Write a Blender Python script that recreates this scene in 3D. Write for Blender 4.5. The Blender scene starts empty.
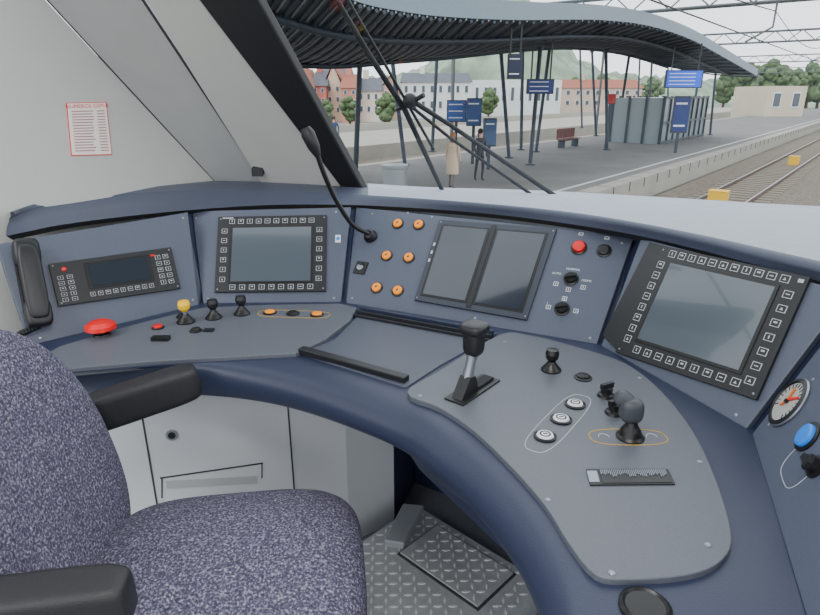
import bpy, bmesh, math, random
from mathutils import Vector, Matrix
from mathutils.bvhtree import BVHTree
random.seed(4)
V=Vector
CAM=V((0,0,1.55)); F=600.0; PIT=math.radians(19.5)
cp,sp=math.cos(PIT),math.sin(PIT)
def ray(x,y):
    dx=(x-410)/F; dy=(307.5-y)/F
    return V((dx,cp+dy*sp,-sp+dy*cp))
def hz(x,y,z):
    r=ray(x,y); t=(z-CAM.z)/r.z
    return CAM+r*t
def hp(x,y,o,n):
    r=ray(x,y); t=(o-CAM).dot(n)/r.dot(n)
    return CAM+r*t
def lin(c):
    c/=255.0
    return c/12.92 if c<=.04045 else ((c+.055)/1.055)**2.4
MATS={}
def mat(name,rgb,rough=.5,metal=0,noise=0,nscale=200,bump=0,bscale=300,emit=0,coat=0):
    if name in MATS: return MATS[name]
    m=bpy.data.materials.new(name); m.use_nodes=True
    nt=m.node_tree; b=nt.nodes['Principled BSDF']
    c=[lin(k) for k in rgb]+[1]
    b.inputs['Base Color'].default_value=c
    b.inputs['Roughness'].default_value=rough
    b.inputs['Metallic'].default_value=metal
    if coat: b.inputs['Coat Weight'].default_value=coat
    tc=nt.nodes.new('ShaderNodeTexCoord')
    if noise:
        n=nt.nodes.new('ShaderNodeTexNoise'); n.inputs['Scale'].default_value=nscale; n.inputs['Detail'].default_value=4
        nt.links.new(tc.outputs['Object'],n.inputs['Vector'])
        mr=nt.nodes.new('ShaderNodeMapRange'); mr.inputs[1].default_value=.3; mr.inputs[2].default_value=.7
        mr.inputs[3].default_value=1-noise; mr.inputs[4].default_value=1+noise
        nt.links.new(n.outputs[0],mr.inputs[0])
        mx=nt.nodes.new('ShaderNodeVectorMath'); mx.operation='SCALE'; mx.inputs[0].default_value=c[:3]
        nt.links.new(mr.outputs[0],mx.inputs['Scale']); nt.links.new(mx.outputs[0],b.inputs['Base Color'])
    if bump:
        n=nt.nodes.new('ShaderNodeTexNoise'); n.inputs['Scale'].default_value=bscale
        nt.links.new(tc.outputs['Object'],n.inputs['Vector'])
        bp=nt.nodes.new('ShaderNodeBump'); bp.inputs['Strength'].default_value=bump; bp.inputs['Distance'].default_value=.002
        nt.links.new(n.outputs[0],bp.inputs['Height']); nt.links.new(bp.outputs[0],b.inputs['Normal'])
    if emit:
        b.inputs['Emission Color'].default_value=c; b.inputs['Emission Strength'].default_value=emit
    MATS[name]=m; return m
NAVY=mat('navy_bolster',(42,49,72),.38,bump=.2,noise=.06)
PANEL=mat('panel_bluegrey',(78,85,102),.42,bump=.25,noise=.05)
PLATE=mat('desk_plate_grey',(90,94,103),.42,bump=.25,noise=.06)
TRAY=mat('tray_grey',(74,80,93),.42,bump=.25,noise=.05)
DGREY=mat('gap_dark',(18,21,28),.7)
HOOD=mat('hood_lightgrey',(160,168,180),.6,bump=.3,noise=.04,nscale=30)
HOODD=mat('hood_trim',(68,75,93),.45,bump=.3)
BLACK=mat('black_plastic',(14,15,17),.35)
BLK2=mat('bezel_black',(24,26,30),.42)
RUB=mat('rubber_black',(20,22,27),.55)
WHITE=mat('marking_white',(225,228,232),.6)
KEYW=mat('key_print',(180,185,190),.6)
SCREEN=mat('display_glass',(78,88,97),.15,coat=.5)
SCREEND=mat('display_glass_dark',(38,46,57),.12,coat=.6)
YEL=mat('yellow_button',(255,150,0),.35,emit=.12)
YJ=mat('yellow_knob',(250,200,0),.35)
RED=mat('red_button',(225,8,12),.3)
BLUE=mat('blue_button',(30,125,230),.3,emit=.1)
YLINE=mat('yellow_line',(205,165,40),.5)
METAL=mat('screw_metal',(150,155,165),.35,metal=.8)
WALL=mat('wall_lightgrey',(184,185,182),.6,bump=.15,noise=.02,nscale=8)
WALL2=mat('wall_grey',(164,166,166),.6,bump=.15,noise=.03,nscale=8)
SEAM=mat('seam_dark',(50,52,56),.8)
CAB=mat('cabinet_grey',(188,191,196),.5,noise=.02,nscale=6)
FLOORM=mat('floor_lino',(110,114,120),.6,noise=.15,nscale=120)
TREAD=mat('tread_plate',(165,168,172),.4,metal=.2,noise=.10,nscale=40)
TREAD2=mat('tread_lozenge',(215,217,220),.3,metal=.3)
LEATHER=mat('armrest_leather',(32,33,36),.4,bump=.5,bscale=500)

class MB:
    def __init__(s): s.v=[];s.f=[];s.mi=[];s.sm=[]; s.mats=[]
    def m(s,mt):
        if mt not in s.mats: s.mats.append(mt)
        return s.mats.index(mt)
    def add(s,vs,fs,mt,smooth=False):
        o=len(s.v); k=s.m(mt); s.v+= [V(a) for a in vs]
        for f in fs: s.f.append([o+i for i in f]); s.mi.append(k); s.sm.append(smooth)
    def prism(s,poly,n,h,mt,h0=0):
        N=len(poly); a=[p+n*h0 for p in poly]; b=[p+n*h for p in poly]
        s.add(a+b,[list(range(N))[::-1],list(range(N,2*N))]+[[i,(i+1)%N,N+(i+1)%N,N+i] for i in range(N)],mt)
    def box(s,c,ax,ay,az,d,mt):
        ax,ay,az=ax.normalized()*d[0]/2,ay.normalized()*d[1]/2,az.normalized()*d[2]/2
        vs=[c+ax*i+ay*j+az*k for k in(-1,1) for j in(-1,1) for i in(-1,1)]
        s.add(vs,[[0,2,3,1],[4,5,7,6],[0,1,5,4],[2,6,7,3],[0,4,6,2],[1,3,7,5]],mt)
    def abox(s,a,b,mt):
        a=V(a);b=V(b); s.box((a+b)/2,V((1,0,0)),V((0,1,0)),V((0,0,1)),(abs(b.x-a.x),abs(b.y-a.y),abs(b.z-a.z)),mt)
    def lathe(s,c,ax,prof,mt,seg=24,smooth=True):
        ax=ax.normalized(); t=V((1,0,0)) if abs(ax.x)<.8 else V((0,1,0))
        u=ax.cross(t).normalized(); w=ax.cross(u)
        for (r0,h0),(r1,h1) in zip(prof[:-1],prof[1:]):
            vs=[];fs=[]
            for r,h in((r0,h0),(r1,h1)):
                for i in range(seg):
                    a=2*math.pi*i/seg; vs.append(c+ax*h+(u*math.cos(a)+w*math.sin(a))*max(r,1e-5))
            for i in range(seg): j=(i+1)%seg; fs.append([i,j,seg+j,seg+i])
            s.add(vs,fs,mt,smooth and abs(h1-h0)>1e-6)
    def cyl(s,c,ax,r,h,mt,seg=20,r2=None):
        r2=r if r2 is None else r2
        s.lathe(c,ax,[(0,0),(r,0),(r2,h),(0,h)],mt,seg)
    def sup(s,c,axs,d,mt,e1=1,e2=1,nu=28,nv=16,fn=None):
        def sg(a,e): return math.copysign(abs(a)**e,a)
        vs=[];fs=[]
        for j in range(nv+1):
            ph=-math.pi/2+math.pi*j/nv
            for i in range(nu):
                th=2*math.pi*i/nu
                x=sg(math.cos(ph),e1)*sg(math.cos(th),e2); y=sg(math.cos(ph),e1)*sg(math.sin(th),e2); z=sg(math.sin(ph),e1)
                p=V((x*d[0],y*d[1],z*d[2]))
                if fn: p=fn(p)
                vs.append(c+axs[0]*p.x+axs[1]*p.y+axs[2]*p.z)
        for j in range(nv):
            for i in range(nu):
                k=(i+1)%nu; fs.append([j*nu+i,j*nu+k,(j+1)*nu+k,(j+1)*nu+i])
        s.add(vs,fs,mt,True)
    def tube(s,pts,r,mt,seg=10):
        n=len(pts); rs=r if isinstance(r,(list,tuple)) else [r]*n
        up=None; vs=[];fs=[]
        for i,p in enumerate(pts):
            d=(pts[min(i+1,n-1)]-pts[max(i-1,0)]).normalized()
            if up is None: up=d.cross(V((.3,.2,1)) if abs(d.z)<.9 else V((1,0,0))).normalized()
            up=(up-d*up.dot(d)).normalized(); w=d.cross(up)
            for k in range(seg):
                a=2*math.pi*k/seg; vs.append(p+(up*math.cos(a)+w*math.sin(a))*rs[i])
        for i in range(n-1):
            for k in range(seg):
                l=(k+1)%seg; fs.append([i*seg+k,i*seg+l,(i+1)*seg+l,(i+1)*seg+k])
        s.add(vs,fs,mt,True)
        s.add(vs[:seg],[list(range(seg))[::-1]],mt); s.add(vs[-seg:],[list(range(seg))],mt)
    def strip(s,A,B,mt,smooth=True):
        n=len(A); s.add(list(A)+list(B),[[i,i+1,n+i+1,n+i] for i in range(n-1)],mt,smooth)
    def loft(s,rows,mt,smooth=True):
        n=len(rows[0]); vs=[p for r in rows for p in r]
        s.add(vs,[[j*n+i,j*n+i+1,(j+1)*n+i+1,(j+1)*n+i] for j in range(len(rows)-1) for i in range(n-1)],mt,smooth)
    def line(s,a,b,w,n,mt,h=.0006,h0=-.002):
        d=(b-a).normalized(); t=d.cross(n).normalized()*w/2
        s.prism([a-t,b-t,b+t,a+t],n,h,mt,h0)
    def text(s,txt,c,u,v,n,size,mt):
        cu=bpy.data.curves.new('t','FONT'); cu.body=txt; cu.size=size; cu.align_x='CENTER'; cu.align_y='CENTER'; cu.resolution_u=2
        o=bpy.data.objects.new('t',cu); bpy.context.scene.collection.objects.link(o)
        bpy.context.view_layer.update()
        me=bpy.data.meshes.new_from_object(o.evaluated_get(bpy.context.evaluated_depsgraph_get()))
        s.add([c+u*p.co.x+v*p.co.y+n*.0012 for p in me.vertices],[list(f.vertices) for f in me.polygons],mt)
        bpy.data.objects.remove(o); bpy.data.meshes.remove(me)
    def obj(s,name,parent=None,bevel=0,seg=2,sub=0,weld=False,col=None):
        lo=V([min(p[k] for p in s.v) for k in range(3)]); hi=V([max(p[k] for p in s.v) for k in range(3)]); c=(lo+hi)/2
        me=bpy.data.meshes.new(name); me.from_pydata([p-c for p in s.v],[],s.f)
        for mt in s.mats: me.materials.append(mt)
        me.polygons.foreach_set('material_index',s.mi); me.polygons.foreach_set('use_smooth',s.sm)
        me.update()
        bm=bmesh.new(); bm.from_mesh(me)
        if weld: bmesh.ops.remove_doubles(bm,verts=bm.verts,dist=1e-5)
        bmesh.ops.recalc_face_normals(bm,faces=bm.faces)
        bm.to_mesh(me); bm.free()
        o=bpy.data.objects.new(name,me); bpy.context.scene.collection.objects.link(o); o.location=c
        if bevel:
            b=o.modifiers.new('Bevel','BEVEL'); b.width=bevel; b.segments=seg; b.limit_method='ANGLE'; b.angle_limit=math.radians(40)
        if sub:
            b=o.modifiers.new('Sub','SUBSURF'); b.levels=sub; b.render_levels=sub
        if parent:
            o.parent=parent; o.matrix_parent_inverse=Matrix.Translation(-parent.location)
        return o
def empty(name,loc):
    e=bpy.data.objects.new(name,None); e.empty_display_size=.1; e.location=loc
    bpy.context.scene.collection.objects.link(e); return e
def cr(pts,n):
    P=[pts[0]*2-pts[1]]+list(pts)+[pts[-1]*2-pts[-2]]; out=[]; m=len(pts)-1
    for i in range(n):
        x=i*m/(n-1); k=min(int(x),m-1); t=x-k; a,b,c,d=P[k:k+4]
        out.append(.5*((2*b)+(c-a)*t+(2*a-5*b+4*c-d)*t*t+(3*b-a-3*c+d)*t**3))
    return out
def crc(pts,per=5):
    n=len(pts); out=[]
    for k in range(n):
        a,b,c,d=pts[k-1],pts[k],pts[(k+1)%n],pts[(k+2)%n]
        for j in range(per):
            t=j/per; out.append(.5*((2*b)+(c-a)*t+(2*a-5*b+4*c-d)*t*t+(3*b-a-3*c+d)*t**3))
    return out
def bil(q,u,v): # q: TL,TR,BR,BL
    return (q[0]*(1-u)+q[1]*u)*(1-v)+(q[3]*(1-u)+q[2]*u)*v
def sub(mb,q,u0,u1,v0,v1,n,h0,h1,mt):
    mb.prism([bil(q,u0,v0),bil(q,u1,v0),bil(q,u1,v1),bil(q,u0,v1)],n,h1,mt,h0)
UP=V((0,0,1)); X=V((1,0,0)); Y=V((0,1,0))

# ---------------- desk ----------------
ZD=.80
def cz(l,z): return [hz(x,y,z) for x,y in l]
Upx=[(-25,385),(20,379),(60,374),(130,368),(200,363),(255,361),(300,364),(355,373),(405,388),(445,412),(480,440),(512,470),(540,503),(565,540),(590,590),(600,650),(602,740)]
Lpx=[(-30,402),(20,395),(65,393),(135,391),(200,393),(252,399),(300,410),(350,428),(400,450),(432,474),(462,500),(490,532),(513,565),(530,597),(542,632),(548,690),(550,780)]
Opx=[(-30,372),(10,352),(28,345),(60,336),(110,323),(150,314),(195,306),(270,303),(345,303),(420,314),(500,328),(600,347),(660,375),(705,402),(748,436),(776,510),(806,620),(815,740)]
Uc=cr(cz(Upx,ZD),70); Lc=cr(cz(Lpx,.712),70); Oc=cr(cz(Opx,ZD),70)
Oe=[p+(V((p.x,p.y,0))-V((-.1,1.1,0))).normalized()*.06 for p in Oc]
def mix(A,B,t,z): return [V((a.x*(1-t)+b.x*t,a.y*(1-t)+b.y*t,z)) for a,b in zip(A,B)]
mb=MB()
mb.loft([Oe,Uc],NAVY,False)
mb.loft([Uc,mix(Uc,Lc,.35,.797),mix(Uc,Lc,.7,.785),mix(Uc,Lc,.92,.765),mix(Uc,Lc,1.02,.742),mix(Uc,Lc,1.0,.718),mix(Uc,Lc,.9,.703),mix(Uc,Lc,.3,.70),mix(Oc,Lc,.1,.70)],NAVY)
LPpx=[(38,360),(60,348),(105,334),(150,322),(203,309),(270,306),(340,305),(357,309),(350,322),(325,341),(296,355),(240,358),(150,363),(62,371),(42,368)]
mb.prism([hz(x,y,ZD+.006) for x,y in LPpx],UP,.006,PLATE,-.02)
RP=cz([(407,394),(440,372),(500,336),(530,337),(575,348),(625,365),(660,392),(692,432),(715,480),(731,535),(722,562),(690,577),(630,582),(595,577),(568,545),(545,508),(512,470),(475,434),(440,410)],ZD+.006)
mb.prism(crc(RP,4),UP,.006,PLATE,-.02)
TR=cz([(300,354),(335,340),(362,312),(497,334),(440,366),(406,388),(350,370)],ZD+.002)
mb.prism(TR,UP,.003,TRAY,-.02)
desk=mb.obj('driver_desk',bevel=.003)
mb=MB()
a,b=hz(298,352,.81),hz(404,382,.81); d=(b-a).normalized(); w=UP.cross(d)
mb.prism([a,b,b+w*.028,a+w*.028],UP,.012,BLK2,-.008)
mb.obj('document_ledge',bevel=.003)
mb=MB()
a,b=hz(360,308,.82),hz(494,332,.82)
for k in range(3):
    o_=V((-.01*k,-.022*k,-.006*k)); mb.line(a+o_,b+o_,.010,UP,NAVY if k==0 else DGREY,.005,-.02+.004*k)
mb.obj('air_vent_slats')

# ---------------- instrument panels ----------------
class Pan: pass
def mkpan(p0,p1,p2,px):
    P=Pan(); n=(p1-p0).cross(p2-p0).normalized()
    if n.dot(CAM-p0)<0: n=-n
    P.o=p0;P.n=n;P.u=(UP.cross(n)).normalized(); P.v=n.cross(P.u)
    P.h=lambda x,y:hp(x,y,P.o,P.n)
    P.c=[P.h(*q) for q in px]; return P
P1=mkpan(hz(30,345,ZD),hz(190,307,ZD),hz(190,212,1.12),[(-4,244),(188,212),(199,305),(30,346)])
P2=mkpan(hz(200,303,ZD),hz(345,302,ZD),hz(270,207,1.12),[(192,211),(351,207),(341,302),(203,304)])
P3=mkpan(hz(347,303,ZD),hz(600,345,ZD),hz(490,215,1.12),[(356,207),(634,236),(597,344),(346,303)])
P4=mkpan(hz(602,346,ZD),hz(745,428,ZD),hz(740,262,1.12),[(641,238),(850,292),(746,429),(601,346)])
P5=mkpan(hz(752,434,ZD),hz(812,640,ZD),hz(850,296,1.12),[(752,434),(752,434),(812,640),(752,434)])
T4=P5.h(856,300); B4=P5.h(752,434);B5=P5.h(816,650)
P5.c=[T4,T4+(B5-B4)*1.3,B4+(B5-B4)*1.3,B4]
for k,P in enumerate((P1,P2,P3,P4,P5)):
    mb=MB(); mb.prism(P.c,P.n,0,PANEL,-.02)
    mb.obj('instrument_panel' if k==0 else 'instrument_panel.%03d'%k,bevel=.003)
mb=MB(); bt=[];tp=[]
for P in(P1,P2,P3,P4):
    bt+=[P.c[3]-P.n*.022,P.c[2]-P.n*.022]; tp+=[P.c[0]-P.n*.022,P.c[1]-P.n*.022]
bt+=[P5.c[3]-P5.n*.022,P5.c[2]-P5.n*.022];tp+=[P5.c[0]-P5.n*.022,P5.c[1]-P5.n*.022]
mb.loft([tp,bt,[V((p.x,p.y,.70)) for p in bt]],NAVY,False)
mb.obj('console_backing')

# hood
FL=[(6,236),(30,231),(60,225),(120,217),(190,210),(270,205),(352,205),(430,209),(500,215),(570,224),(635,235),(700,250),(760,266),(850,290),(960,330)]
FU=[(9,221),(30,211),(60,204),(120,196),(190,192),(270,192),(352,196),(430,201),(500,207),(570,215),(635,226),(700,240),(760,255),(850,279),(960,316)]
G=[(11,216),(32,205),(62,197),(120,190),(190,184),(270,183),(352,188),(430,193),(500,195),(570,198),(635,202),(700,206),(760,210),(850,215),(960,222)]
fl=cr(cz(FL,1.118),80);fu=cr(cz(FU,1.15),80);g=cr(cz(G,1.165),80)
fl0=[p+V((0,.03,-.02)) for p in fl]
fm=[(a+b)/2+UP*.008+(a-b)*.12 for a,b in zip(fl,fu)]
fu2=[a*.9+b*.1+UP*.004 for a,b in zip(fu,g)]
mb=MB(); mb.loft([fl0,fl],DGREY); mb.loft([fl,fm,fu,fu2],HOODD)
out=[p*1.0+V((p.x*.15,p.y*.15,-.03)) for p in g]
out2=[p+V((0,0,-.5)) for p in out]
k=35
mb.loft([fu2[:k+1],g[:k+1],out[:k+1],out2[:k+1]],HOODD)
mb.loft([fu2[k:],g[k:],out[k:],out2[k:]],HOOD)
mb.obj('dashboard_hood')

# ---------- display helper -------------
def key(mb,q,u,v,du,dv,n,h,glyph):
    sub(mb,q,u-du,u+du,v-dv,v+dv,n,h,h+.0010,KEYW)
    sub(mb,q,u-du*.82,u+du*.82,v-dv*.82,v+dv*.82,n,h,h+.0016,BLK2)
    g=glyph%4
    if g==0: sub(mb,q,u-du*.15,u+du*.15,v-dv*.45,v+dv*.45,n,h,h+.002,KEYW)
    elif g==1: sub(mb,q,u-du*.45,u+du*.45,v-dv*.15,v+dv*.15,n,h,h+.002,KEYW)
    elif g==2:
        sub(mb,q,u-du*.4,u+du*.4,v-dv*.4,v+dv*.1,n,h,h+.002,KEYW)
    else: mb.prism([bil(q,u-du*.4,v+dv*.4),bil(q,u+du*.4,v+dv*.4),bil(q,u,v-dv*.4)],n,h+.002,KEYW,h)
def screw(mb,p,n,r=.004): mb.lathe(p,n,[(r,-.002),(r,.001),(r*.6,.0018),(0,.0018)],METAL,10)
def display(name,P,px,scr,top,bot,left,right,kd=(.03,.036),scrm=SCREEN,mt=BLK2):
    q=[P.h(*a) for a in px]; mb=MB(); n=P.n
    sub(mb,q,0,1,0,1,n,-.004,.010,mt)
    sub(mb,q,scr[0]-.02,scr[1]+.02,scr[2]-.025,scr[3]+.025,n,.009,.0125,BLACK)
    sub(mb,q,scr[0],scr[1],scr[2],scr[3],n,.010,.0130,scrm)
    i=0
    for (cnt,u0,v0,u1,v1) in (top,bot,left,right):
        for k in range(cnt):
            t=k/(cnt-1) if cnt>1 else 0
            key(mb,q,u0+(u1-u0)*t,v0+(v1-v0)*t,kd[0],kd[1],n,.010,i*7+k*3+i//3); i+=1
    for u,v in((.025,.035),(.975,.035),(.975,.965),(.025,.965)): screw(mb,bil(q,u,v)+n*.010,n,.003)
    return mb,q
mb,q=display('',P2,[(219,218),(327,216),(326,292),(215,293)],(.14,.86,.16,.87),(10,.13,.07,.86,.07),(9,.16,.94,.86,.94),(6,.065,.2,.065,.84),(6,.935,.2,.935,.84),kd=(.026,.032))
sub(mb,q,.04,.14,.015,.03,P2.n,.01,.0115,KEYW)
mb.obj('driver_display',bevel=.0008,seg=1)
mb,q=display('',P4,[(664,247),(812,279),(758,401),(617,353)],(.13,.85,.135,.835),(11,.11,.055,.88,.055),(9,.16,.925,.86,.925),(8,.055,.17,.055,.86),(7,.93,.17,.93,.88),kd=(.027,.031))
q2=[P4.h(*a) for a in [(651,243),(666,247),(619,352),(604,336)]]
sub(mb,q2,0,1,0,1,P4.n,-.004,.008,BLK2)
sub(mb,q,.95,.98,.03,.06,P4.n,.01,.0118,KEYW)
mb.obj('driver_display.001',bevel=.0008,seg=1)
q=[P3.h(*a) for a in [(440,221),(557,230),(527,321),(415,301)]]; mb=MB(); n=P3.n
sub(mb,q,0,1,0,1,n,-.004,.010,mat('twin_bezel',(48,54,66),.4))
for a,b in((.06,.45),(.54,.93)):
    sub(mb,q,a-.02,b+.02,.06,.94,n,.010,.0115,BLACK)
    sub(mb,q,a,b,.08,.92,n,.010,.013,SCREEND)
sub(mb,q,.475,.515,.02,.98,n,.01,.013,BLK2)
for u,v in((.02,.03),(.98,.03),(.98,.97),(.02,.97)): screw(mb,bil(q,u,v)+n*.01,n,.003)
for v in(.3,.4,.5): sub(mb,q,.015,.035,v,v+.04,n,.01,.012,KEYW)
mb.obj('twin_display_unit',bevel=.0008,seg=1)
q=[P1.h(*a) for a in [(48,265),(170,248),(180,289),(58,307)]]; mb=MB(); n=P1.n
sub(mb,q,0,1,0,1,n,-.004,.012,BLK2)
sub(mb,q,.25,.79,.1,.72,n,.012,.014,BLACK)
sub(mb,q,.28,.76,.15,.67,n,.012,.015,SCREEND)
for r in range(5):
    for c in range(2):
        key(mb,q,.06+.07*c,.36+.13*r,.022,.045,n,.012,r+c)
        key(mb,q,.86+.07*c,.2+.15*r,.024,.05,n,.012,r+c*2)
for c in range(9): key(mb,q,.27+.06*c,.84,.02,.05,n,.012,c)
mb.lathe(bil(q,.1,.17)+n*.012,n,[(.008,0),(.007,.004),(0,.005)],RED,16)
sub(mb,q,.8,.84,.12,.16,n,.012,.0145,RED)
for u,v in((.025,.06),(.975,.06),(.975,.94),(.025,.94)): screw(mb,bil(q,u,v)+n*.012,n,.003)
mb.obj('train_radio_unit',bevel=.0008,seg=1)

# buttons
def button(mb,p,n,r,h,cm,ring=BLACK):
    mb.lathe(p,n,[(r*1.35,-.002),(r*1.35,.003),(r*1.05,.005)],ring)
    mb.lathe(p,n,[(r*1.05,.002),(r,h),(r*.8,h+.002),(0,h+.0025)],cm)
mb=MB()
for x,y in((398,224),(419,225),(387,256),(409,258),(377,288),(398,291)):
    p=P3.h(x,y); button(mb,p,P3.n,.018,.010,YEL)
    mb.box(p+P3.n*.0125,P3.u,P3.v,P3.n,(.011,.0025,.001),BLACK); mb.box(p+P3.n*.0125,P3.u,P3.v,P3.n,(.0025,.011,.001),BLACK)
mb.obj('yellow_push_buttons')
mb=MB(); n=P3.n
button(mb,P3.h(579,248),n,.021,.016,RED); mb.obj('red_push_button')
mb=MB(); button(mb,P3.h(604,251),n,.019,.012,BLACK,BLK2)
mb.obj('black_push_button')
for k,(x,y) in enumerate(((571,279),(562,309))):
    mb=MB(); p=P3.h(x,y)
    mb.lathe(p,n,[(.026,-.001),(.026,.004),(.021,.006),(.018,.018),(0,.019)],BLACK)
    mb.box(p+n*.022,(P3.u+P3.v*.3),P3.v,n,(.038,.010,.014),BLACK)
    for t,(dx,dy) in zip(('AUTO','NORMAL','FERME') if k==0 else('1','0','2'),((-.052,.014),(0,.038),(.052,.0))):
        mb.text(t,p+P3.u*dx+P3.v*dy,P3.u,P3.v,n,.0115,WHITE)
    for a in ((-1,-.026),(1,-.026),(0,-.042)) if k==0 else ((-1,0),(1,0),(0,.04)):
        c=p+P3.u*(.046*a[0])+P3.v*(a[1])
        mb.box(c,P3.u,P3.v,n,(.016,.016,.001),WHITE); mb.box(c+n*.0003,P3.u,P3.v,n,(.0125,.0125,.0012),PANEL); mb.box(c+n*.0006,P3.u,P3.v,n,(.002,.009,.0012),WHITE)
    mb.obj('rotary_switch' if k==0 else 'rotary_switch.001')
mb=MB()
for P,x,y in((P3,581,234),(P3,607,238)):
    c=P.h(x,y); mb.box(c,P.u,P.v,P.n,(.016,.011,.0012),WHITE); mb.box(c+P.n*.0003,P.u,P.v,P.n,(.012,.007,.0012),PANEL)
for P,x,y in((P3,432,217),(P3,408,213),(P3,622,243),(P3,590,338),(P3,475,318),(P2,196,218),(P2,208,299),(P2,336,212),(P2,334,298),(P1,183,218),(P1,193,300),(P1,40,338),(P4,648,250),(P4,736,415),(P4,610,342),(P3,372,214),(P3,352,298)):
    screw(mb,P.h(x,y),P.n,.0045)
mb.obj('panel_screws')
mb=MB(); p=P2.h(338,239); mb.box(p,P2.u,P2.v,P2.n,(.022,.034,.008),WHITE); mb.box(p+P2.n*.004,P2.u,P2.v,P2.n,(.013,.013,.006),BLUE); mb.obj('light_switch',bevel=.001)
mb=MB(); p=P3.h(361,268); mb.box(p,P3.u,P3.v,P3.n,(.05,.055,.012),BLACK); mb.cyl(p+P3.n*.005,P3.n,.014,.006,METAL); mb.box(p+P3.n*.012+P3.v*.012,P3.u,P3.v,P3.n,(.022,.008,.012),BLK2); mb.obj('lock_switch',bevel=.002)
n=P5.n
mb=MB(); p=P5.h(790,403)
GM=mat('gauge_face',(172,174,170),.4)
gr=1.5
mb.lathe(p,n,[(.040*gr,-.004),(.040*gr,.006),(.034*gr,.010),(.033*gr,.006)],BLK2,32); mb.cyl(p,n,.034*gr,.0055,GM,32); mb.lathe(p,n,[(.040*gr,-.003),(.042*gr,.004),(.040*gr,.0065)],METAL,32)
for k in range(17):
    a=math.radians(-40+k*16.2); d=P5.u*math.cos(a)+P5.v*math.sin(a)
    mb.line(p+n*.006+d*.024*gr,p+n*.006+d*.031*gr,.002,n,BLACK)
mb.line(p+n*.008-P5.u*.006,p+n*.008+(P5.u+P5.v).normalized()*.026*gr,.006,n,RED); mb.line(p+n*.009,p+n*.009+(P5.v-P5.u*.4).normalized()*.022*gr,.005,n,mat('needle_orange',(235,110,20),.4))
mb.line(p+n*.009,p+n*.009+(-P5.v-P5.u*.6).normalized()*.014*gr,.005,n,mat('needle_orange',(0,0,0)))
mb.cyl(p+n*.006,n,.005,.006,BLACK)
for s_ in(-1,1): screw(mb,p+P5.v*.07*s_,n,.005)
mb.obj('pressure_gauge')
mb=MB(); button(mb,P5.h(808,437),n,.025,.010,BLUE); mb.obj('blue_push_button')
mb=MB(); p=P5.h(817,467); mb.lathe(p,n,[(.024,0),(.024,.004),(.017,.006),(.017,.018),(0,.020)],BLACK); mb.box(p+n*.022,P5.u,P5.v,n,(.032,.012,.008),BLK2); mb.obj('rotary_knob')
mb=MB()
c=P5.h(812,452); pts=[]
for k in range(41):
    t=2*math.pi*k/40; pts.append(c+P5.u*.05*math.copysign(abs(math.cos(t))**.5,math.cos(t))+P5.v*.08*math.copysign(abs(math.sin(t))**.5,math.sin(t)))
for p,q in zip(pts[:-1],pts[1:]): mb.line(p,q,.0013,n,KEYW,.0008)
mb.obj('panel_marking')

# desk items
ZP=ZD+.012
mb=MB(); p=hz(102,335,ZP)
mb.lathe(p,UP,[(.028,0),(.026,.006),(.018,.008),(.018,.018)],BLACK); mb.lathe(p,UP,[(.036,.018),(.048,.024),(.046,.036),(.030,.047),(0,.050)],RED,32); mb.lathe(p,UP,[(0,.018),(.036,.018)],RED)
mb.obj('emergency_stop_button')
def joystick(name,x,y,cm,h=.06,s=1,tilt=V((0,0,0))):
    mb=MB(); p=hz(x,y,ZP)
    mb.lathe(p,UP,[(.025*s,0),(.025*s,.004),(.020*s,.010),(.013*s,.020),(.009*s,.028)],BLACK)
    q=p+UP*h+tilt
    mb.tube([p+UP*.01,q],.006*s,METAL)
    ax=(q-p).normalized()
    mb.lathe(q-ax*.022,ax,[(.008*s,-.006),(.015*s,.004),(.017*s,.018),(.014*s,.030),(0,.032)],cm)
    mb.obj(name)
joystick('yellow_joystick',186,322,YJ,.068,1.25)
joystick('joystick',214,318,BLK2,.06,1.15)
joystick('joystick.001',242,314,BLK2,.06,1.15)
joystick('joystick.002',551,370,BLACK,.055,1.15)
mb=MB()
for x,y,cm in((158,328,RED),(196,331,BLACK),(182,317,BLACK)): button(mb,hz(x,y,ZP),UP,.015,.009,cm)
mb.box(hz(161,340,ZP)+UP*.005,X,Y,UP,(.055,.024,.014),BLACK); 
mb.box(hz(209,331,ZP)+UP*.003,X,Y,UP,(.032,.02,.008),BLK2)
mb.obj('push_buttons')
mb=MB()
for x,y,cm in((270,313,YEL),(293,314,BLACK),(317,315,YEL)):
    button(mb,hz(x,y,ZP),UP,.018,.008,cm)
a,b=hz(260,313,ZP),hz(328,315,ZP); pts=[]
for k in range(33):
    t=2*math.pi*k/32; c=(a+b)/2; e=(b-a)/2*1.05; pts.append(c+e*math.copysign(abs(math.cos(t))**.6,math.cos(t))+Y*.036*math.copysign(abs(math.sin(t))**.6,math.sin(t)))
for p,q in zip(pts[:-1],pts[1:]): mb.line(p,q,.0018,UP,YLINE,.0008)
mb.obj('illuminated_button_row')

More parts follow.
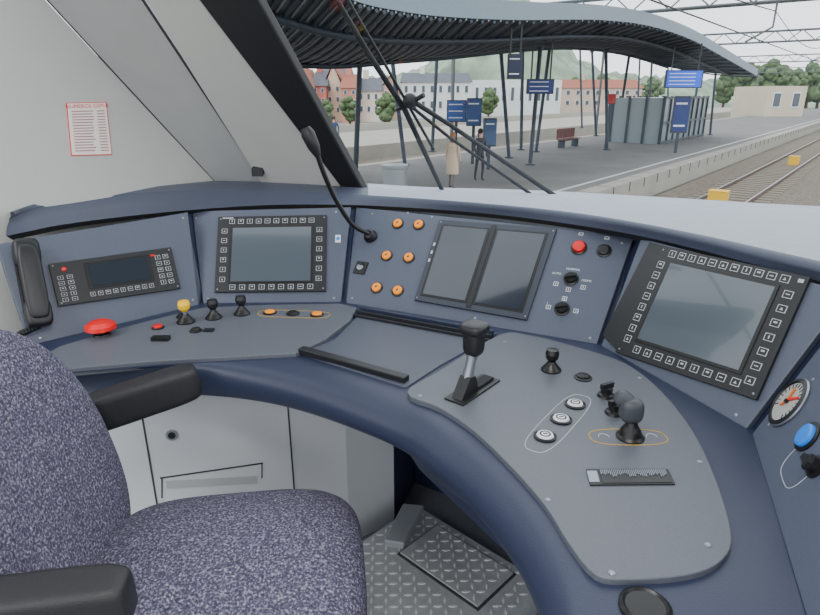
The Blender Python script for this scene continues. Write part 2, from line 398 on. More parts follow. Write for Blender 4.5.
# master lever
mb=MB(); p=hz(473,390,ZP)
du=(hz(494,374,ZP)-hz(453,401,ZP)).normalized(); dv=UP.cross(du)
mb.box(p+UP*.002,du,dv,UP,(.18,.06,.006),BLACK)
mb.box(p+UP*.006+du*.01,du,dv,UP,(.14,.03,.012),DGREY)
base=p-du*.045
mb.prism([base-dv*.016+du*-.035,base-dv*.016+du*.05,base-dv*.016+du*.032+UP*.05,base-dv*.016+du*.005+UP*.055],dv,.032,BLACK)
sh=[base+UP*.03+du*.01,base+UP*.09+du*.03,base+UP*.13+du*.040]
mb.tube(sh,[.015,.013,.019],METAL)
hd=sh[-1]
mb.sup(hd+UP*.014,(du,dv,UP),(.026,.026,.042),BLK2,.6,.7)
mb.sup(hd+UP*.048,(du,dv,UP),(.036,.034,.016),BLK2,.6,.6)
mb.obj('master_control_lever',bevel=.001)
mb=MB()
for x,y in((575,405),(561,420),(545,437)):
    p=hz(x,y,ZP); mb.lathe(p,UP,[(.026,0),(.026,.004),(.021,.006)],BLACK,28); mb.lathe(p,UP,[(.020,.004),(.018,.008),(0,.009)],WHITE,28)
    mb.lathe(p+UP*.0092,UP,[(.013,0),(.009,.0)],BLACK); mb.box(p+UP*.0095,X,Y,UP,(.010,.003,.001),BLACK)
c=hz(560,421,ZP); e=(hz(584,395,ZP)-hz(536,447,ZP))/2; w=UP.cross(e).normalized()*.036; pts=[]
for k in range(33):
    t=2*math.pi*k/32; pts.append(c+e*1.05*math.copysign(abs(math.cos(t))**.6,math.cos(t))+w*math.copysign(abs(math.sin(t))**.6,math.sin(t)))
for p,q in zip(pts[:-1],pts[1:]): mb.line(p,q,.0015,UP,KEYW,.0008)
mb.obj('white_push_buttons')
mb=MB(); button(mb,hz(583,378,ZP),UP,.018,.009,BLACK,BLK2); mb.obj('round_push_button')
for k,(x,y) in enumerate(((606,396),(614,413))):
    mb=MB(); p=hz(x,y,ZP); mb.lathe(p,UP,[(.023,0),(.021,.006),(.015,.01),(.015,.026),(0,.028)],BLACK); mb.box(p+UP*.030,V((1,.5,0)),V((-.5,1,0)),UP,(.038,.010,.014),BLK2)
    mb.obj('selector_switch' if k==0 else 'selector_switch.001')
mb=MB(); p=hz(630,437,ZP)
GREYK=mat('grey_knob',(62,66,72),.45)
mb.lathe(p,UP,[(.032,0),(.032,.003),(.026,.008),(.022,.02),(.015,.03),(.012,.04)],BLACK)
q=p+V((-.002,.008,.055)); mb.tube([p+UP*.03,q],.012,BLK2)
mb.sup(q+UP*.010,(X,Y,UP),(.026,.023,.028),GREYK,.6,.7); mb.sup(q+V((-.014,.014,.030)),(V((.8,-.3,-.5)).normalized(),V((.3,.9,0)).normalized(),V((.5,-.15,.8)).normalized()),(.022,.018,.018),GREYK,.6,.7)
c=hz(628,437,ZP); 
for k in range(40):
    a0,a1=2*math.pi*k/40,2*math.pi*(k+1)/40
    f=lambda t:c+X*.088*math.copysign(abs(math.cos(t))**.7,math.cos(t))+Y*.034*math.copysign(abs(math.sin(t))**.7,math.sin(t))
    mb.line(f(a0),f(a1),.0018,UP,YLINE,.0008)
for s_ in(-1,1):
    c1=c+X*.055*s_
    for k in range(8):
        a0,a1=math.pi*k/8,math.pi*(k+1)/8; mb.line(c1+V((math.cos(a0)*.012,math.sin(a0)*.014,0)),c1+V((math.cos(a1)*.012,math.sin(a1)*.014,0)),.0018,UP,KEYW,.0008)
mb.obj('horn_joystick')
mb=MB(); q=[hz(*a,ZP) for a in [(586,470),(668,470),(675,485),(590,486)]]
sub(mb,q,0,1,0,1,UP,-.002,.003,BLK2); sub(mb,q,0,.12,.15,.85,UP,0,.004,METAL); sub(mb,q,.15,.97,.08,.92,UP,0,.004,BLACK)
for k in range(36):
    u=.16+.80*k/36; sub(mb,q,u,u+.009,.12,.35+.25*random.random(),UP,.003,.006,METAL)
mb.obj('brush_slot')
mb=MB()
for x,y in((505,342),(420,396),(640,378),(708,545),(612,573),(700,462),(548,500)): mb.lathe(hz(x,y,ZP),UP,[(.006,0),(.006,.001),(.004,.002),(0,.002)],METAL,12)
mb.obj('desk_screws')
mb=MB(); p=hz(645,608,ZD); mb.lathe(p,UP,[(.04,-.01),(.04,.004),(.034,.008),(.03,.005),(0,.005)],BLACK,32); mb.obj('round_socket_cover')

# phone handset
mb=MB(); n=P1.n; a=P1.h(24,250);b=P1.h(38,322); d=(b-a).normalized(); w=n.cross(d)
mb.box((a+b)/2+n*.012,w,d,n,(.07,.22,.02),BLACK)
mb.sup(a+n*.04+d*.02,(w,d,n),(.038,.045,.026),BLK2,.5,.5); mb.sup(b+n*.04-d*.02,(w,d,n),(.038,.045,.026),BLK2,.5,.5)
mb.sup((a+b)/2+n*.058,(w,d,n),(.032,.125,.018),BLK2,.5,.45)
pts=[]
c0=b+n*.04+d*.01; c1=hz(22,352,ZP)+UP*.01
for k in range(160):
    t=k/159; c=c0.lerp(c1,t)+V((-.05*math.sin(t*3.1),0,-.01)); pts.append(c+V((math.cos(k*.8)*.009,0,math.sin(k*.8)*.009)))
mb.tube(pts,.003,BLACK,5)
mb.obj('telephone_handset')

# gooseneck microphone
def dy(x,y,Yc): r=ray(x,y); return CAM+r*(Yc/r.y)
mb=MB(); p=P3.h(371,237); n=P3.n
mb.lathe(p,n,[(.028,-.002),(.028,.01),(.020,.024),(.011,.028)],BLACK)
D=p.y
pts=cr([p+n*.02,dy(352,224,D-.03),dy(336,200,D-.06),dy(325,176,D-.09),dy(317,154,D-.11)],30)
mb.tube(pts,.0095,BLACK)
pts=[dy(318,156,D-.11),dy(314,147,D-.115),dy(308,134,D-.12),dy(305,128,D-.12)]
mb.tube(pts,[.012,.023,.026,.018],BLK2,16)
mb.obj('gooseneck_microphone')

# ---------------- walls / pillar / windscreen ----------------
wm=V((.303,.953,.6)); wo=V((-.22,2.75,1.15)); wn=wm.normalized()
def hw(x,y,off=0): return hp(x,y,wo-wn*off,wn)
s1b,s1t=hw(215,182),hw(45,0)
ln=(s1t-s1b).cross(V((-1.55,2.0,1.15))-s1b).normalized()
if ln.dot(CAM-s1b)<0: ln=-ln
def hl(x,y): return hp(x,y,s1b,ln)
def ext(a,b,t): return a+(b-a)*t
mb=MB()
c=[ext(s1b,s1t,-.9),ext(s1b,s1t,1.6),None,None]
side=hl(-150,60)-hl(60,60); side.z=0; 
side=side.normalized(); side=side-ln*side.dot(ln)
c[2]=c[1]+side*1.8; c[3]=c[0]+side*1.8
mb.prism(c,ln,0,WALL,-.04)
mb.obj('wall_left')
mb=MB()
def wq(a,b,c,d,off,t=1.6):
    A,B,C,D_=[hw(*k,off) for k in(a,b,c,d)]
    return [ext(A,D_,-.15),ext(B,C,-.15),ext(B,C,t),ext(A,D_,t)]
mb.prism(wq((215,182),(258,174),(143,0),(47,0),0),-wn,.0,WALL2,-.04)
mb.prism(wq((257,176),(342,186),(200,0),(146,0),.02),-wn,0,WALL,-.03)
A=wq((215,182),(258,174),(143,0),(47,0),.0); mb.line(A[0],A[3],.010,-wn,SEAM,.001)
mb.line(A[1],A[2],.012,-wn,SEAM,.003)
p=hw(258,171,.03); mb.box(p,X,UP,-wn,(.05,.035,.025),BLK2)
mb.obj('windscreen_pillar',bevel=.006)
mb=MB()
q=wq((340,187),(363,190),(258,0),(198,0),.03)
mb.prism(q,-wn,0,RUB,-.05)
mb.obj('windscreen_seal',bevel=.01,seg=3)
gm=bpy.data.materials.new('windscreen_glass'); gm.use_nodes=True; nt=gm.node_tree; nt.nodes.clear()
o_=nt.nodes.new('ShaderNodeOutputMaterial');mx=nt.nodes.new('ShaderNodeMixShader');tr=nt.nodes.new('ShaderNodeBsdfTransparent');gl=nt.nodes.new('ShaderNodeBsdfGlossy')
tr.inputs[0].default_value=(.94,.97,.98,1);gl.inputs['Roughness'].default_value=.03;mx.inputs[0].default_value=.05
nt.links.new(tr.outputs[0],mx.inputs[1]);nt.links.new(gl.outputs[0],mx.inputs[2]);nt.links.new(mx.outputs[0],o_.inputs[0])
mb=MB(); A=hw(345,190,-.03);B=hw(1000,225,-.03);C=hw(1000,-160,-.03);D_=hw(120,-160,-.03)
A=ext(A,D_,-.1); mb.add([A,B,C,D_],[[0,1,2,3]],gm); mb.obj('window_1')
mb=MB(); mb.abox((-1.5,-.9,2.36),(1.6,1.75,2.42),WALL); mb.obj('light_block_ceiling')  # out-of-view cab roof, put in to cut the sky light inside
mb=MB(); mb.abox((-.5,.35,2.33),(.5,.65,2.36),mat('fill_lamp_glow',(255,250,240),.5,emit=2)); mb.abox((-.54,.31,2.34),(.54,.69,2.36),METAL); mb.obj('added_fill_lamp')  # unseen glowing fixture, added to go with the interior fill light
al=bpy.data.lights.new('cab_fill_light','AREA'); al.shape='RECTANGLE'; al.size=1.0; al.size_y=.3; al.energy=20; al.color=(1,.98,.95)  # added soft fill for the cab interior
ao=bpy.data.objects.new('cab_fill_light',al); ao.location=(0,.5,2.32); bpy.context.scene.collection.objects.link(ao)

mb=MB(); q=[hl(66,103),hl(106,102),hl(112,155),hl(71,156)]
sub(mb,q,0,1,0,1,ln,-.001,.002,RED); sub(mb,q,.02,.98,.015,.985,ln,0,.003,mat('paper',(240,232,228),.7))
uq=(q[1]-q[0]).normalized(); vq=(q[0]-q[3]).normalized()
mb.text('NUMEROS GSM-R',bil(q,.5,.075)+ln*.003,uq,vq,ln,.024,RED)
for r in range(15):
    v=.16+r*.053; sub(mb,q,.10,.55+.1*random.random(),v,v+.018,ln,0,.0036,mat('ink',(165,110,112),.7)); sub(mb,q,.72,.92,v,v+.018,ln,0,.0036,mat('ink',(0,0,0)))
mb.obj('notice_sheet')

# wipers
mb=MB(); off=-.08
def w_(x,y,o=off): return hw(x,y,o)
mb.tube([w_(330,-12),w_(366,50),w_(405,110),w_(443,192)],[.010,.012,.012,.010],RUB,8)
mb.tube([w_(341,-12),w_(378,52),w_(410,108),w_(434,150)],[.006]*4,RUB,6)
mb.tube([w_(408,98),w_(450,125),w_(557,197)],[.011,.009,.010],RUB,8)
mb.tube([w_(413,108),w_(450,138),w_(535,197)],[.007]*3,RUB,6)
mb.sup(w_(410,101),(X,Y,UP),(.03,.03,.03),RUB)
mb.tube([w_(397,110),w_(424,95)],.010,RUB,8)
mb.obj('windscreen_wiper')

# ---------------- cab floor, cabinets ----------------
mb=MB(); mb.abox((-1.7,-.6,-.05),(1.3,2.7,0),FLOORM); mb.obj('floor')
mb=MB()
pl=[V((-1.35,1.66,0)),V((-.86,1.70,0)),V((-.40,1.745,0)),V((-.22,1.79,0)),V((-.06,1.90,0))]
ht=UP*.70
for a,b in zip(pl[:-1],pl[1:]):
    mb.add([a,b,b+ht,a+ht],[[0,1,2,3]],CAB)
    if b is not pl[-1] and a is not pl[2]: mb.box(b+UP*.35,(b-a),(b-a).cross(UP),UP,(.005,.005,.70),SEAM)
fn=(pl[2]-pl[1]).cross(UP).normalized(); fu_=(pl[2]-pl[1]).normalized()
def hcab(x,y): return hp(x,y,pl[1],fn)
mb.cyl(hcab(172,435)-fn*.002,fn,.02,.005,METAL); mb.cyl(hcab(172,435)+fn*.003,fn,.012,.002,BLACK)
qq=[hcab(160,478),hcab(263,463)]
mb.line(qq[0],qq[1],.005,fn,SEAM,.002); mb.line(hcab(162,478),hcab(162,498),.004,fn,SEAM,.002); mb.line(hcab(262,463),hcab(262,478),.004,fn,SEAM,.002)
mb.box(hcab(212,482),fu_,UP,fn,(.30,.03,.004),mat('recess_grey',(160,164,168),.6))
mb.obj('under_desk_cabinet')
mb=MB()
pr=[V((.02,2.15,0)),V((.50,1.85,0)),V((.42,1.35,0)),V((.36,.95,0)),V((.42,.3,0))]
for a,b,m_ in zip(pr[:-1],pr[1:],(NAVY,CAB,CAB,CAB)): mb.add([a,b,b+ht,a+ht],[[0,1,2,3]],m_)
mb.add([pl[-1],pr[0],pr[0]+ht,pl[-1]+ht],[[0,1,2,3]],NAVY)
mb.prism([hz(408,452,.68),hz(420,470,.60),hz(530,575,.60),hz(545,560,.68)],V((.3,.9,0)).normalized(),.03,NAVY)
mb.obj('footwell_panel')
mb=MB(); zf=.10
c0=hz(440,520,zf); ca=hz(372,585,zf); cb=hz(535,578,zf)
fuv=(cb-c0).normalized(); fvv=UP.cross(fuv)*-1
if fvv.dot(ca-c0)<0: fvv=-fvv
c0=c0-fuv*.12
W_,H_=.56,.60
mb.prism([c0,c0+fuv*W_,c0+fuv*W_+fvv*H_,c0+fvv*H_],UP,0,TREAD,-.09)
ii=c0+fuv*.13+fvv*.03
mb.prism([ii,ii+fuv*.34,ii+fuv*.34+fvv*.20,ii+fvv*.20],UP,.004,SEAM,0)
mb.prism([ii+fuv*.008+fvv*.008,ii+fuv*.332+fvv*.008,ii+fuv*.332+fvv*.192,ii+fuv*.008+fvv*.192],UP,.011,TREAD,0)
for i in range(17):
    for j in range(19):
        p=c0+fuv*(.02+i*.032)+fvv*(.02+j*.031)
        r=p-ii; a_,b_=r.dot(fuv),r.dot(fvv)
        inn= -.01<a_<.35 and -.01<b_<.21
        if inn and not(.02<a_<.32 and .02<b_<.18): continue
        d=(fuv+fvv if (i+j)%2 else fuv-fvv).normalized(); w=UP.cross(d); z0=.011 if inn else 0
        mb.prism([p-d*.013,p+w*.004,p+d*.013,p-w*.004],UP,z0+.003,TREAD2,z0)
mb.obj('foot_rest_plate')
mb=MB(); mb.prism([hz(384,540,.13),hz(403,503,.13),hz(424,505,.13),hz(404,543,.13)],UP,0,mat('pedal_grey',(150,154,160),.5,metal=.2),-.03); mb.obj('foot_pedal',bevel=.004)

# ---------------- seat ----------------
fab=bpy.data.materials.new('seat_fabric'); fab.use_nodes=True; nt=fab.node_tree; b=nt.nodes['Principled BSDF']; b.inputs['Roughness'].default_value=.95
tc=nt.nodes.new('ShaderNodeTexCoord'); n1=nt.nodes.new('ShaderNodeTexNoise'); n1.inputs['Scale'].default_value=170; n1.inputs['Detail'].default_value=5; n1.inputs['Roughness'].default_value=.75
nt.links.new(tc.outputs['Object'],n1.inputs['Vector'])
rp=nt.nodes.new('ShaderNodeValToRGB'); rp.color_ramp.elements[0].position=.36; rp.color_ramp.elements[0].color=(lin(40),lin(40),lin(54),1)
rp.color_ramp.elements[1].position=.67; rp.color_ramp.elements[1].color=(lin(180),lin(178),lin(195),1)
e_=rp.color_ramp.elements.new(.52); e_.color=(lin(84),lin(81),lin(104),1)
nt.links.new(n1.outputs[0],rp.inputs[0]); nt.links.new(rp.outputs[0],b.inputs['Base Color'])
bp=nt.nodes.new('ShaderNodeBump'); bp.inputs['Strength'].default_value=.5; bp.inputs['Distance'].default_value=.004; nt.links.new(n1.outputs[0],bp.inputs['Height']); nt.links.new(bp.outputs[0],b.inputs['Normal'])
sc=V((-.43,1.15,0)); ra=math.radians(8)
fx=V((math.cos(ra),math.sin(ra),0)); fy=V((-fx.y,fx.x,0))
seat=empty('driver_seat',sc)
def S(x,y,z): return sc+fx*x+fy*y+UP*z
mb=MB()
def cush(p): 
    q=p.copy(); q.z+= .022*math.cos(p.y*9)*(1 if p.z>0 else 0) - .02*(p.x/.3)**4*(1 if p.x>0 else 0); return q
mb.sup(S(0,0,.46),(fx,fy,UP),(.32,.285,.08),fab,.5,.5,64,32,cush)
mb.obj('seat_cushion',seat)
mb=MB(); tl=math.radians(14); bx=(fx*math.cos(tl)+UP*math.sin(tl)).normalized(); bz=bx.cross(fy).normalized()
if bz.z<0: bz=-bz
def bk(p):
    q=p.copy(); q.x+= .035*(p.y/.3)**2 ; q.y*=1-.30*max(0,p.z/.36)**1.5-.10*max(0,-p.z/.36); return q
mb.sup(S(-.425,0,.735),(bx,fy,bz),(.085,.31,.36),fab,.62,.6,64,40,bk)
mb.obj('backrest',seat)
mb=MB(); mb.sup(S(-.47,0,.70),(bx,fy,bz),(.08,.26,.31),BLK2,.55,.5,40,24,lambda p:V((p.x,p.y*(1-.3*max(0,p.z/.36)),p.z))); mb.obj('back_shell',seat)
mb=MB(); mb.abox((-.22,-.2,.30),(.22,.2,.385),BLK2); 
for i in range(len(mb.v)): p=mb.v[i]; mb.v[i]=S(p.x,p.y,p.z)
mb.cyl(S(0,0,0.0),UP,.26,.03,BLK2,32); mb.cyl(S(0,0,.03),UP,.07,.30,METAL,24); mb.obj('pedestal',seat,bevel=.005)
for k,(sy,an) in enumerate(((.37,22),(-.37,0))):
    mb=MB(); a=math.radians(an); ax=(fx*math.cos(a)+fy*math.sin(a)*.6+UP*(.19 if k==0 else .03)).normalized(); ay=UP.cross(ax).normalized(); az=ax.cross(ay)
    c=S(-.27,sy,.76) if k==0 else S(-.245,sy,.765)
    mb.sup(c,(ax,ay,az),(.165,.042,.050),LEATHER,.32,.35,40,24)
    mb.tube([c-ax*.13,S(-.42,sy*.8,.70),S(-.42,sy*.72,.5)],[.022,.022,.025],BLK2)
    mb.obj('armrest_left' if k==0 else 'armrest_right',seat)

# ---------------- OUTSIDE ----------------
az=math.radians(38); dS=V((math.sin(az),math.cos(az),0)); dL=V((-math.cos(az),math.sin(az),0))
def W(s,l,z): return dS*s+dL*l+UP*z
ZG=-1.2; ZT=-1.85
CONC=mat('platform_asphalt',(104,102,99),.9,noise=.14,nscale=.6)
SLAB=mat('platform_edge_slab',(150,146,136),.9,noise=.08,nscale=1)
BAL=mat('ballast',(104,92,79),.95,noise=.5,nscale=9)
RAIL=mat('rail_steel',(80,50,38),.5,metal=.2); SLEEP=mat('sleeper',(128,118,104),.9)
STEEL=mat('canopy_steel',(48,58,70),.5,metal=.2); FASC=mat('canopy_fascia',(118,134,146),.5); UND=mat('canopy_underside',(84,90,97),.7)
def pr_(mb,s0,s1,l0,l1,z0,z1,mt): mb.prism([W(s0,l0,0),W(s1,l0,0),W(s1,l1,0),W(s0,l1,0)],UP,z1,mt,z0)
mb=MB(); pr_(mb,-80,400,-60,300,-2.2,-2.05,mat('ground_grey',(128,128,116),.9,noise=.15,nscale=.3)); mb.obj('ground')
mb=MB(); pr_(mb,2,220,-6,6.6,-2.04,ZT-.12,BAL); mb.obj('ballast_bed')
mb=MB(); pr_(mb,-20,160,7.2,17,-2.04,ZG,CONC); pr_(mb,-20,160,6.7,7.25,-1.99,ZG+.01,SLAB); pr_(mb,-20,160,7.7,7.82,ZG,ZG+.012,KEYW); pr_(mb,-20,160,17,17.5,-2,ZG+.01,SLAB)
s=-20
while s<120: pr_(mb,s,s+.03,6.68,7.26,ZG-.3,ZG+.013,SEAM); s+=1.5
mb.obj('station_platform')
mb=MB(); pr_(mb,-20,160,24,34,-2.04,ZG,SLAB); mb.obj('station_platform.001')
mb=MB(); pr_(mb,-20,150,17.8,23.6,-2.04,ZT-.12,BAL); mb.obj('ballast_bed.001')
def track(name,lc):
    mb=MB()
    for l in(lc-.72,lc+.72): pr_(mb,3,200,l-.04,l+.04,ZT-.06,ZT+.06,RAIL); pr_(mb,3,200,l-.02,l+.02,ZT+.06,ZT+.065,METAL)
    s=3
    while s<110: pr_(mb,s,s+.26,lc-1.25,lc+1.25,ZT-.12,ZT-.07,SLEEP); s+=.65
    mb.obj(name)
track('railway_track',0);track('railway_track.001',4.2);track('railway_track.002',20.5)
for k,(x,y,sz) in enumerate(((717,196,.38),(793,157,.32))):
    mb=MB(); p=hz(x,y+8,ZT-.07); mb.box(p+UP*.22,dS,dL,UP,(sz*1.2,sz*1.5,.44),mat('yellow_box',(225,175,10),.5)); mb.box(p+UP*.45,dS,dL,UP,(sz*1.3,sz*1.6,.03),mat('yellow_box',(0,0,0)))
    mb.obj('track_signal_box' if k==0 else 'track_signal_box.001',bevel=.02)
# canopy
near=[(200,-60),(262,-45),(350,-4),(400,8),(450,14),(520,17),(600,17),(650,23),(690,36),(720,52),(757,73)]
far=[(100,70),(180,66),(262,62),(330,63),(390,58),(440,54),(500,48),(550,45),(590,47),(620,52),(647,60)]
nc=cr([hp(x,y+3,W(0,8,0),dL) for x,y in near],61); fc=cr([hp(x,y,W(0,15,0),dL) for x,y in far],61)
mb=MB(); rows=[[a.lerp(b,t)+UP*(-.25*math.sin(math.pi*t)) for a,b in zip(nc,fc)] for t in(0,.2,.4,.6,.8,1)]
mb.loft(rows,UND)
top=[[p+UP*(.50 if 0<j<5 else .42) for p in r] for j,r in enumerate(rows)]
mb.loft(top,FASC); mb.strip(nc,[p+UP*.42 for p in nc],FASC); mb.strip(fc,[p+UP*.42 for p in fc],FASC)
mb.strip([r[-1] for r in rows],[r[-1]+UP*.42 for r in rows],FASC)
for i in range(0,61):
    pts=[r[i]-UP*.06 for r in rows]
    mb.tube(pts,.045,STEEL,4)
    if i<60:
        m_=[(r[i]+r[i+1])/2-UP*.03 for r in rows]; mb.tube(m_,.025,mat('canopy_slat',(130,134,140),.7),4)
for j in (1,4): mb.tube([p-UP*.12 for p in rows[j]],.09,STEEL,6)
mb.obj('platform_canopy')
vv=[p for r in rows for p in r]; ff=[[j*61+i,j*61+i+1,(j+1)*61+i+1,(j+1)*61+i] for j in range(5) for i in range(60)]
bvh=BVHTree.FromPolygons(vv,ff)
for xb,yb,xt,yt in ((355,182,360,60),(405,165,392,58),(432,152,437,56),(521,150,523,40),(509,158,500,40),(530,165,541,40),(536,152,550,45),(582,128,580,47),(607,150,606,45),(616,140,630,50),(637,125,640,55),(668,124,668,60),(690,132,700,68),(710,135,716,70),(648,132,652,60),(596,136,592,50)):
    mb=MB()
    p=hz(xb,yb,ZG); r=ray(xt,yt); t=CAM+r*(p.y/r.y); d=(t-p).normalized()
    h=bvh.ray_cast(p,d); e=h[0] if h[0] else t
    mb.tube([p,e],.085,STEEL,8); mb.cyl(p,UP,.2,.06,STEEL,12); mb.cyl(e-d*.15,d,.14,.12,STEEL,12)
    mb.obj('canopy_column')
# signs
SB=mat('sign_blue',(15,40,110),.4,emit=.05); SB2=mat('screen_blue',(10,85,225),.3,emit=.35); 
def panel(name,x0,y0,x1,y1,Yd,mt,frame=STEEL,post=None,lines=0,th=.12):
    a=dy(x0,y0,Yd); b=dy(x1,y1,Yd); mb=MB(); c=(a+b)/2; w,h=abs(b.x-a.x),abs(a.z-b.z)
    mb.box(c,X,Y,UP,(w,th,h),frame); mb.box(c-Y*(th/2+.005),X,Y,UP,(w*.93,.02,h*.9),mt)
    for k in range(lines): mb.box(c-Y*(th/2+.02)+UP*h*(.3-.6*k/max(1,lines-1))-X*w*.05,X,Y,UP,(w*.7,.01,h*.05),WHITE)
    if post=='down': mb.box(V((c.x,c.y,(c.z-h/2+ZG)/2)),X,Y,UP,(.12,.1,c.z-h/2-ZG),frame)
    if post=='up':
        t=bvh.ray_cast(c,UP)[0]; zt=t.z if t else c.z+1
        for s_ in(-.35,.35): mb.box(V((c.x+s_*w,c.y,(c.z+h/2+zt)/2)),X,Y,UP,(.05,.05,zt-c.z-h/2),frame)
    mb.obj(name,bevel=.01)
panel('hanging_sign',508,54,521,79,17,mat('sign_navy',(10,28,60),.4),BLK2,'up',2)
panel('departure_monitor',527,79,553,94,22,SB,BLK2,'up',3)
panel('departure_monitor.001',666,70,701,88,30,SB2,BLK2,'up',4)
panel('timetable_board',675,96,686,133,31,SB,STEEL,'down',2)
panel('timetable_board.001',467,98,481,126,26,mat('poster_blue',(50,80,135),.5),STEEL,'down',2)
panel('timetable_board.002',447,100,466,122,27,mat('board_blue',(60,95,165),.5),STEEL,'down',3)
panel('red_sign',606,94,615,104,34,mat('sign_red',(200,40,35),.5),STEEL,'down')
panel('ticket_machine',484,118,495,146,24,mat('machine_blue',(60,85,125),.5),STEEL,'down',1,.5)
mb=MB(); p=hz(568,147,ZG); bm_=mat('bench_brown',(110,50,42),.6)
for k in range(4):
    c=p+dS*(-.9+.6*k); mb.box(c+UP*.45,dS,dL,UP,(.5,.45,.06),bm_); mb.box(c+UP*.75+dL*.2,dS,dL,UP,(.5,.06,.5),bm_)
mb.box(p+UP*.38,dS,dL,UP,(2.4,.08,.08),STEEL)
for s_ in(-.9,.9): mb.box(p+dS*s_+UP*.2,dS,dL,UP,(.08,.4,.4),STEEL)
mb.obj('platform_bench',bevel=.015)
mb=MB()
p=hz(395,190,ZG); mb.lathe(p,UP,[(.38,0),(.38,.66),(.42,.68),(.42,.76),(0,.80)],mat('bin_grey',(150,154,158),.4,metal=.4)); mb.obj('litter_bin')
LG=mat('shelter_glass',(135,148,152),.2)
mb=MB()
for s0 in(38,):
    mb.prism([W(s0,11,ZG),W(s0+10,11,ZG),W(s0+10,14,ZG),W(s0,14,ZG)],UP,2.6,LG)
    for k in range(9):
        for l in(10.96,14.04): mb.box(W(s0+k*1.25,l,ZG+1.35),dS,dL,UP,(.12,.12,2.7),STEEL)
    for z in(.1,1.2,2.6): mb.box(W(s0+5,10.96,ZG+z),dS,dL,UP,(10.2,.14,.12),STEEL)
    for k in range(4): mb.box(W(s0-.04,11+k,ZG+1.35),dS,dL,UP,(.12,.12,2.7),STEEL)
mb.obj('waiting_shelter')
ROOF=mat('roof_slate',(88,90,98),.8,noise=.1,nscale=1); WIN=mat('window_dark',(75,82,92),.3)
TILE=mat('roof_tile',(150,90,72),.8)
def house(name,x0,x1,yb,yw,yr,col,Yd=90,roof=ROOF,gable=False,nw=3,nf=2):
    mt=mat('wall_%d_%d_%d'%col,col,.85,noise=.04,nscale=.5)
    a=dy(x0,yb,Yd);b=dy(x1,yb,Yd); zw=dy(x0,yw,Yd).z; zr=dy(x0,yr,Yd).z; z0=-2.05; dp=9
    mb=MB(); mb.prism([V((a.x,Yd,z0)),V((b.x,Yd,z0)),V((b.x,Yd+dp,z0)),V((a.x,Yd+dp,z0))],UP,zw-z0,mt,0)
    e=.3
    if gable:
        mx_=(a.x+b.x)/2
        mb.add([V((a.x,Yd,zw)),V((b.x,Yd,zw)),V((mx_,Yd,zr)),V((a.x,Yd+dp,zw)),V((b.x,Yd+dp,zw)),V((mx_,Yd+dp,zr))],[[0,1,2],[3,5,4]],mt)
        mb.add([V((a.x-e,Yd-e,zw)),V((mx_,Yd-e,zr+.1)),V((mx_,Yd+dp,zr+.1)),V((a.x-e,Yd+dp,zw)),V((b.x+e,Yd-e,zw)),V((b.x+e,Yd+dp,zw))],[[0,1,2,3],[1,4,5,2]],roof)
    elif yr<yw:
        mb.add([V((a.x-e,Yd-e,zw)),V((b.x+e,Yd-e,zw)),V((b.x,Yd+dp/2,zr)),V((a.x,Yd+dp/2,zr)),V((a.x-e,Yd+dp,zw)),V((b.x+e,Yd+dp,zw))],[[0,1,2,3],[3,2,5,4],[0,3,4],[1,5,2]],roof)
        mb.box(V((a.x*.7+b.x*.3,Yd+dp/2,zr+.3)),X,Y,UP,(.8,.8,1.6),mt)
    w=(b.x-a.x)/nw; hh=(zw-ZG)/nf
    for i in range(nw):
        for j in range(nf):
            c=V((a.x+w*(i+.5),Yd-.03,ZG+hh*(j+.55))); mb.box(c,X,Y,UP,(w*.42,.1,hh*.5),WHITE); mb.box(c-Y*.04,X,Y,UP,(w*.34,.1,hh*.43),WIN)
    mb.obj(name)
house('row_house',297,313,112,88,68,(215,200,182),86,TILE,gable=True,nw=2,nf=3)
house('row_house.001',313,327,112,86,70,(185,110,95),88,nw=2,nf=3)
house('row_house.002',327,342,112,84,64,(205,180,160),90,TILE,gable=True,nw=2,nf=3)
house('row_house.003',342,358,112,88,73,(190,130,112),87,TILE,nw=2,nf=3)
house('row_house.004',358,380,112,91,77,(212,198,186),89,nw=3,nf=2)
house('row_house.005',276,297,113,90,74,(195,150,135),89,TILE,nw=3,nf=2)
house('row_house.006',318,350,100,76,64,(205,202,198),125,nw=4,nf=2)
house('row_house.007',382,399,112,88,76,(195,155,140),100,TILE,gable=True,nw=2,nf=2)
house('station_building',402,470,112,82,72,(212,214,214),102,nw=8,nf=2)
house('warehouse',472,560,110,80,80,(208,211,212),115,nw=10,nf=1)
house('brick_building',562,640,108,88,79,(188,168,155),140,TILE,nw=8,nf=2)
house('beige_building',764,802,116,86,86,(190,182,162),85,nw=2,nf=1)
mb=MB(); pr_(mb,-20,160,36,36.2,-2,-.75,mat('fence_wall',(170,166,156),.9)); mb.obj('boundary_wall')
LEAF=mat('foliage',(84,102,68),.95,noise=.5,nscale=1.6); LEAF_HAZE=mat('foliage_hill_haze',(128,144,124),.95,noise=.4,nscale=.12); TRUNK=mat('trunk',(80,65,50),.9)  # hill foliage is paled, distance haze painted into its colour
mb=MB(); rr=random.Random(2)
mb.tube([V((0,0,0)),V((.1,0,2)),V((0,.1,4))],[.3,.22,.12],TRUNK,8)
for k in range(60):
    a=rr.random()*6.28; z=2.0+rr.random()*5.2; r=rr.random()*2.6*math.sin(min(3.0,(z-1.4)/6.2*3.1))
    s_=.4+rr.random()*.55
    mb.sup(V((math.cos(a)*r,math.sin(a)*r,z)),(X,Y,UP),(s_,s_,s_*.85),LEAF,1,1,10,7,lambda p:p*(1+.5*rr.random()))
t0=mb.obj('tree'); me=t0.data; zc=t0.location.z
first=True
